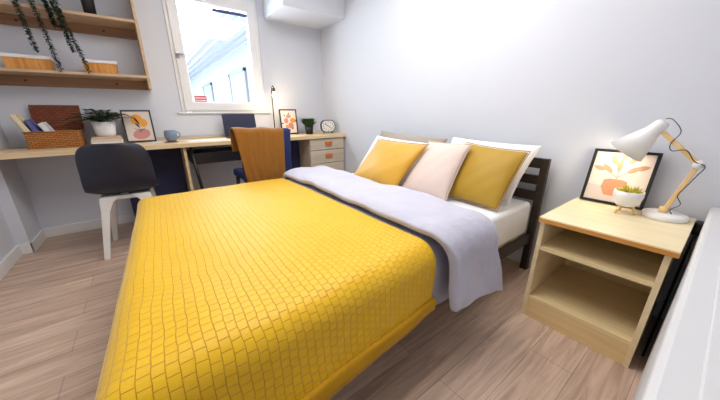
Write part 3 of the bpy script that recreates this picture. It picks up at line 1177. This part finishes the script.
def drape(name, m, x0, x1, nx, ns, ynear, yfar, ztop, hem_near, hem_far, Rn, flare, wr, foot=None, solid=.012, sub=1, soff=1.0, skew=None, puff=0.0):
    """cloth lying over the bed from x0 to x1; foot=(R, drop) also lets it hang over the foot end"""
    vs, fs, uv = [], [], []
    arcs = 0
    if foot:
        Rf, dropf = foot
        extra = dropf + Rf * PI / 2
    else:
        extra = 0
    total = extra + (x1 - x0 - (Rf if foot else 0))
    for i in range(nx + 1):
        a = i / nx * total
        if foot and a < dropf:
            xx, dz = x0, (Rf + dropf - a)
        elif foot and a < extra:
            th_ = (a - dropf) / Rf
            xx, dz = x0 + Rf - Rf * math.cos(th_), Rf - Rf * math.sin(th_)
        else:
            xx, dz = (x0 + (Rf if foot else 0)) + (a - extra), 0.0
        tx = max(0, (xx - x0) / (x1 - x0))
        hn = hem_near(tx) if callable(hem_near) else hem_near
        for k in range(ns + 1):
            s = k / ns
            y, z, d = prof_y(s, ynear(tx) if callable(ynear) else ynear, yfar, ztop, hn, hem_far, Rn, flare(tx) if callable(flare) else flare)
            side = max(0, min(1, (ztop - z) / .15))
            x_ = xx + (skew(y, z, tx) if skew else 0)
            w = wr * noise2(x_ * 1.2, d * 1.2, 1.3)
            zz = z - (dz if dz < 1e-9 else 0)
            # both edges falling: combine drops so the corner stays cloth-like
            drop = max(0, ztop - z)
            if dz > 0:
                zz = ztop - (drop ** 3 + dz ** 3) ** (1 / 3) if drop > 0 else ztop - dz
            edge = 0
            if puff:
                e = min(tx, 1 - tx) * (x1 - x0)
                edge = -puff * max(0, 1 - e / .05) ** 2
            yy = y - side * w * (1.6 if y < 1.3 else -1.6) - side * (edge if y < 1.3 else -edge) * -1
            vs.append((x_, yy, max(.012, zz + (1 - side) * (w + edge))))
            uv.append((a, d - hn * 0))
    for i in range(nx):
        for k in range(ns):
            a = i * (ns + 1) + k
            fs.append((a, a + 1, a + ns + 2, a + ns + 1))
    return mesh_obj(name, vs, fs, m, None, uv, solid, sub, soff)


# grey duvet body under the blanket
dv = thing('duvet', 'lavender grey duvet folded back near the pillows', 'duvet', (0, 0, 0))
body = drape('duvet_body', M['duvet_in'], -0.095, 1.15, 50, 80, lambda t: .585, 2.06, .495, lambda t: .225 - .012 * math.sin(t * 9), .2, .09, .0, .004, foot=(.09, .2), solid=.016, soff=-1.0)
body.parent = dv
body['label'] = 'grey duvet body'


def fold_skew(y, z, tx):
    return -.035 * max(0, (.9 - y)) + .10 * max(0, (.60 - y)) * 0 + (.03 + .17 * tx) * max(0, (.50 - z))


fold = drape('duvet_fold', M['duvet'], 0.84, 1.185, 26, 110, lambda t: .535, 2.07, .545, lambda t: .255 - .055 * t, .2, .085, lambda t: .03, .014, solid=.036, soff=-1.0, skew=fold_skew, puff=.02, sub=2)
fold.parent = dv
fold['label'] = 'paler turned-back fold'

# mustard blanket
bl = drape('blanket', M['blanket'], -0.125, 0.812, 80, 130, lambda t: .555 - .055 * (1 - t), 2.08, .522, lambda t: .248, .25, .085, lambda t: .05 * (1 - t), .004,
           foot=(.07, .2), solid=.010, soff=1.0, skew=lambda y, z, tx: -.058 * (1 - tx) * max(0, min(1, (2.0 - y) / 1.45)) ** 1.2)
hv, hf = [], []
bv = [v.co.copy() for v in bl.data.vertices]
cols = [[bv[i * 131 + k] for k in range(4)] for i in range(12, 81)]
NR = (len(cols) - 1) * 5
for r in range(NR + 1):
    i, f = min(r // 5, len(cols) - 2), (r - 5 * min(r // 5, len(cols) - 2)) / 5
    for k in range(4):
        q = cols[i][k].lerp(cols[i + 1][k], f)
        hv.append((q.x, q.y - .006 * (r % 2), q.z - .004))
for i in range(NR):
    for k in range(3):
        a = i * 4 + k
        hf.append((a, a + 4, a + 5, a + 1))
M['hem'] = mat('mustard_hem_rib', (222, 168, 10), 0.75, noise=0.05, sheen=0.2)
hm = mesh_obj('ribbed_hem', hv, hf, M['hem'], bl, solid=.026, soff=0)
hm['label'] = 'ribbed lower hem'
tag(bl, 'mustard yellow textured blanket spread over the foot of the bed', 'blanket')


# ---------------------------------------------------------------- pillows
def pillow(name, label, BL, BR, TL, TR, T, m, edge_mat=None, group=None, cat='pillow', pinch=.05, wr=.004, seed=0):
    BL, BR, TL, TR = map(Vector, (BL, BR, TL, TR))
    c0 = (BL + BR) / 2
    t = thing(name, label, cat, c0, group=group)
    N = 22
    nrm = (BR - BL).cross(TL - BL).normalized()
    if nrm.x > 0:
        nrm = -nrm
    vs, fs = [], []
    idx = {}

    def P(i, j, side):
        u, v = i / N, j / N
        a, b = 2 * u - 1, 2 * v - 1
        # edges bow inwards between the pinched corners
        uu = .5 + .5 * a * (1 - pinch * (1 - b * b))
        vv = .5 + .5 * b * (1 - pinch * (1 - a * a))
        q = BL * (1 - uu) * (1 - vv) + BR * uu * (1 - vv) + TL * (1 - uu) * vv + TR * uu * vv
        h = T / 2 * (max(0, 1 - abs(a) ** 2.4) * max(0, 1 - abs(b) ** 2.4)) ** .55
        h += wr * noise2(u * .9 + seed, v * .9, seed + side) * min(1, h / (T * .3))
        return q + nrm * h * side - c0
    for side in (1, -1):
        for i in range(N + 1):
            for j in range(N + 1):
                e = i in (0, N) or j in (0, N)
                key = (i, j) if e else (i, j, side)
                if key not in idx:
                    idx[key] = len(vs)
                    vs.append(P(i, j, side))
    for side in (1, -1):
        g = lambda i, j: idx[(i, j)] if (i in (0, N) or j in (0, N)) else idx[(i, j, side)]
        for i in range(N):
            for j in range(N):
                f = (g(i, j), g(i + 1, j), g(i + 1, j + 1), g(i, j + 1))
                fs.append(f if side == 1 else f[::-1])
    mesh_obj('cover', vs, fs, m, t, sub=1)
    if edge_mat:
        loop = [(i, 0) for i in range(N)] + [(N, j) for j in range(N)] + [(N - i, N) for i in range(N)] + [(0, N - j) for j in range(N + 1)]
        bm = bmesh.new()
        tube(bm, [vs[idx[k]] for k in loop], .0025, 6, cap=False)
        obj('edge_line', bm, edge_mat, t, smooth=True)
    return t


pillow('pillow', 'large white pillow against the headboard at the bedside table end', (1.66, 1.27, .475), (1.66, .68, .475), (1.815, 1.22, .835), (1.815, .62, .82), .105, M['pillow'], group='sleeping pillows at the headboard', seed=1)
pillow('pillow', 'taupe pillow standing behind the white pillow at the window end', (1.66, 1.98, .475), (1.66, 1.32, .475), (1.765, 1.94, .85), (1.765, 1.20, .825), .09, M['taupe'], group='sleeping pillows at the headboard', seed=2)
pillow('pillow', 'white pillow at the window end behind the gold cushion', (1.46, 1.95, .475), (1.50, 1.36, .475), (1.665, 1.88, .815), (1.665, 1.30, .79), .13, M['pillow'], group='sleeping pillows at the headboard', seed=3)
pillow('cushion', 'gold velvet cushion, leftmost of the three front cushions', (1.275, 1.755, .49), (1.29, 1.275, .485), (1.53, 1.70, .80), (1.53, 1.20, .795), .12, M['gold'], edge_mat=M['edge_line'], cat='cushion', group='velvet and linen cushions in front of the pillows', seed=4)
pillow('cushion', 'pale blush linen cushion, middle of the three front cushions', (1.37, 1.30, .48), (1.40, .94, .48), (1.62, 1.27, .81), (1.60, .935, .815), .11, M['blush'], edge_mat=M['blush'], cat='cushion', group='velvet and linen cushions in front of the pillows', seed=5)
pillow('cushion', 'ochre velvet cushion, rightmost of the three front cushions', (1.50, 1.05, .48), (1.475, .665, .485), (1.68, 1.02, .815), (1.665, .63, .795), .105, M['ochre'], edge_mat=M['edge_line'], cat='cushion', group='velvet and linen cushions in front of the pillows', seed=6)

# ---------------------------------------------------------------- bedside table
bt = thing('bedside_table', 'maple bedside table with one open shelf beside the bed', 'table', (1.66, .22, 0))
TO = Vector((1.66, .22, 0))
TY0, TY1, TX0, TX1, TZ = .025, .435, 1.405, 1.925, .5395
obj('top', L(TX0 - .004, TX1, TY0 - .015, TY1 + .005, TZ - .024, TZ, TO, bev=.002), M['maple_top'], bt)
e = obj('edging', L(TX0 - .008, TX0 - .004, TY0 - .015, TY1 + .005, TZ - .023, TZ - .006, TO), M['edge'], bt)
e['label'] = 'orange wood edging strip'
for y in (TY0, TY1 - .018):
    obj('side_panel', L(TX0 + .01, TX1, y, y + .018, 0, TZ - .024, TO), M['maple_x'], bt)
obj('back_panel', L(TX1 - .012, TX1, TY0 + .018, TY1 - .018, 0.0, TZ - .024, TO), M['maple'], bt)
obj('shelf', L(TX0 + .012, TX1 - .012, TY0 + .018, TY1 - .018, .374, .392, TO), M['maple'], bt)
obj('bottom_board', L(TX0 + .012, TX1 - .012, TY0 + .018, TY1 - .018, .10, .118, TO), M['maple'], bt)
obj('plinth', L(TX0 + .012, TX0 + .03, TY0 + .018, TY1 - .018, 0, .10, TO), M['maple_z'], bt)

# framed botanical print leaning on the wall
leaves = [(-.02, .60, 1.6, .22), (-.10, .58, 2.5, .22), (-.22, .62, 2.9, .20), (.10, .60, .6, .22), (.20, .68, .3, .2), (-.06, .72, 2.2, .2), (.08, .76, .9, .2), (.0, .82, 1.6, .16)]
picture_frame('black framed print of a potted plant leaning on the wall behind the lamp', .245, .275, (1.862, .297, TZ + .001), .20, -PI / 2, M['pink_paper'],
              [(M['beige_paper'], [[(-.48, .04), (.48, .04), (.48, .30), (.0, .30), (-.48, .34)]], 'table_shape'),
               (M['terra'], [[(-.14, .16), (.10, .16), (.18, .30), (.16, .44), (.08, .47), (-.12, .47), (-.20, .44), (-.22, .30)]], 'pot_shape'),
               (M['leafink'], [leafpoly(x, y, a, l * 1.1, .09) for x, y, a, l in leaves] + [line(-.02, .46, -.0, .84, .012), line(-.02, .5, -.2, .62, .012), line(-.02, .5, .2, .68, .012)], 'leaf_shape')], fr=.013)

# tripod planter
pl = thing('planter', 'small white planter on wooden legs with a yellow green succulent', 'planter', (1.765, .225, TZ + .0005))
bm = bmesh.new()
lathe(bm, [(0, .034), (.030, .036), (.045, .052), (.053, .085), (.052, .108), (.047, .108), (.046, .09), (0, .088)], 32)
obj('pot', bm, M['ceramic'], pl, smooth=True)
for k in range(3):
    a = 2 * PI * k / 3 + 2.6
    bm = bmesh.new()
    tube(bm, [(.026 * math.cos(a), .026 * math.sin(a), .042), (.040 * math.cos(a), .040 * math.sin(a), 0)], [.006, .004], 8)
    l = obj('leg', bm, M['lampwood'], pl, smooth=True)
    l['label'] = 'pale wooden leg'
bm = bmesh.new()
for k in range(42):
    a = random.uniform(0, 2 * PI)
    tl = random.uniform(.15, 1.25)
    d = Vector((math.cos(a) * math.sin(tl), math.sin(a) * math.sin(tl), math.cos(tl)))
    r0 = .012
    p0 = Vector((math.cos(a) * r0, math.sin(a) * r0, .088))
    tube(bm, [p0, p0 + d * .022, p0 + d * random.uniform(.036, .05)], [.005, .006, .0008], 6)
obj('succulent', bm, M['succ'], pl, smooth=True)

# jointed lamp
LX = 1.82
tl_ = thing('table_lamp', 'white lamp with jointed wooden arm on the bedside table', 'lamp', (LX, .10, TZ + .0005))
LO = Vector((LX, .10, TZ + .0005))
bm = bmesh.new()
lathe(bm, [(0, 0), (.072, 0), (.074, .006), (.072, .020), (.066, .024), (0, .025)], 40)
obj('base', bm, M['ceramic'], tl_, smooth=True)


def smooth_path(ps, n=6):
    ps = [Vector(p) for p in ps]
    out = []
    for i in range(len(ps) - 1):
        a, b, c, d = ps[max(i - 1, 0)], ps[i], ps[i + 1], ps[min(i + 2, len(ps) - 1)]
        for k in range(n):
            t = k / n
            out.append(.5 * (2 * b + (c - a) * t + (2 * a - 5 * b + 4 * c - d) * t * t + (3 * b - a - 3 * c + d) * t ** 3))
    return out + [ps[-1]]


def bar(p, q, w, t):
    p, q = Vector(p), Vector(q)
    d = (q - p)
    ln = d.length
    zq = d.to_track_quat('Z', 'X').to_matrix().to_4x4()
    bm = bmesh.new()
    bx(bm, -w / 2, w / 2, -t / 2, t / 2, 0, ln, bev=.003, rot=Matrix.Translation(p) @ zq)
    return bm


J0, J1, J2 = Vector((0, .008, .022)), Vector((0, -.042, .248)), Vector((0, .088, .372))
obj('lower_arm', bar(J0, J1, .016, .024), M['lampwood'], tl_)
obj('upper_arm', bar(J1, J2, .016, .024), M['lampwood'], tl_)
bm = bmesh.new()
tube(bm, [J1 + Vector((-.016, 0, 0)), J1 + Vector((.016, 0, 0))], .017, 18)
tube(bm, [J1 + Vector((-.022, 0, 0)), J1 + Vector((.022, 0, 0))], .007, 12)
obj('joint', bm, M['ceramic'], tl_, smooth=True)
bm = bmesh.new()
tube(bm, [(0, .008, .02), (0, .006, .05)], .016, 14)
obj('socket', bm, M['lampwood'], tl_, smooth=True)
# conical shade: apex near (y .17,z .95) opening towards lower left (y .275,z .835)
ap = Vector((0, .092, .415))
op = Vector((0, .185, .278))
ax = (op - ap).normalized()
qm = Matrix.Translation(ap) @ ax.to_track_quat('Z', 'X').to_matrix().to_4x4()
ln = (op - ap).length
bm = bmesh.new()
lathe(bm, [(0, 0), (.020, 0), (.026, .012), (.030, .05), (.040, .075), (.073, ln), (.070, ln), (.037, .078), (.026, .052), (0, .05)], 40, qm)
obj('shade', bm, M['ceramic'], tl_, smooth=True)
bm = bmesh.new()
lathe(bm, [(0, .055), (.012, .06), (.022, .09), (.026, .112), (.018, .132), (0, .138)], 20, qm)
obj('bulb', bm, M['bulb'], tl_, smooth=True)
lp_ = lamp('bedside_lamp_light', 'POINT', LO + ap + ax * (ln + .012), 0.5, (1.0, 0.84, 0.60), shadow_soft_size=0.03)
bm = bmesh.new()
tube(bm, smooth_path([ap + Vector((-.010, .0, .012)), ap + Vector((-.012, -.022, .010)), J2 + Vector((-.014, -.052, .005)), J2 + Vector((-.014, -.035, -.045)), J2 + Vector((-.016, -.045, -.075)),
                     J1 + Vector((-.018, .045, .055)), J1 + Vector((-.020, .015, .014)), J1 + Vector((-.020, -.018, -.004)), J1 + Vector((-.020, -.006, -.045)), (-.016, -.030, .15),
                     (-.016, -.018, .11), (-.016, -.034, .075), (-.014, -.012, .045), (-.012, -.02, .026)]), .0016, 6)
c = obj('cord', bm, M['rubber'], tl_, smooth=True)

# plug and cable between table and ledge
pg = thing('power_plug', 'black plug with hanging cable in the gap behind the bedside table', 'plug', (1.94, -.004, .50))
obj('plug_body', B(-.05, .005, -.014, .014, -.03, .03, bev=.008), M['black'], pg)
bm = bmesh.new()
tube(bm, smooth_path([(-.05, 0, -.02), (-.08, .002, -.06), (-.10, .004, -.2), (-.16, .004, -.38), (-.25, .006, -.485), (-.4, .006, -.495)]), .004, 8)
obj('cable', bm, M['rubber'], pg, smooth=True)
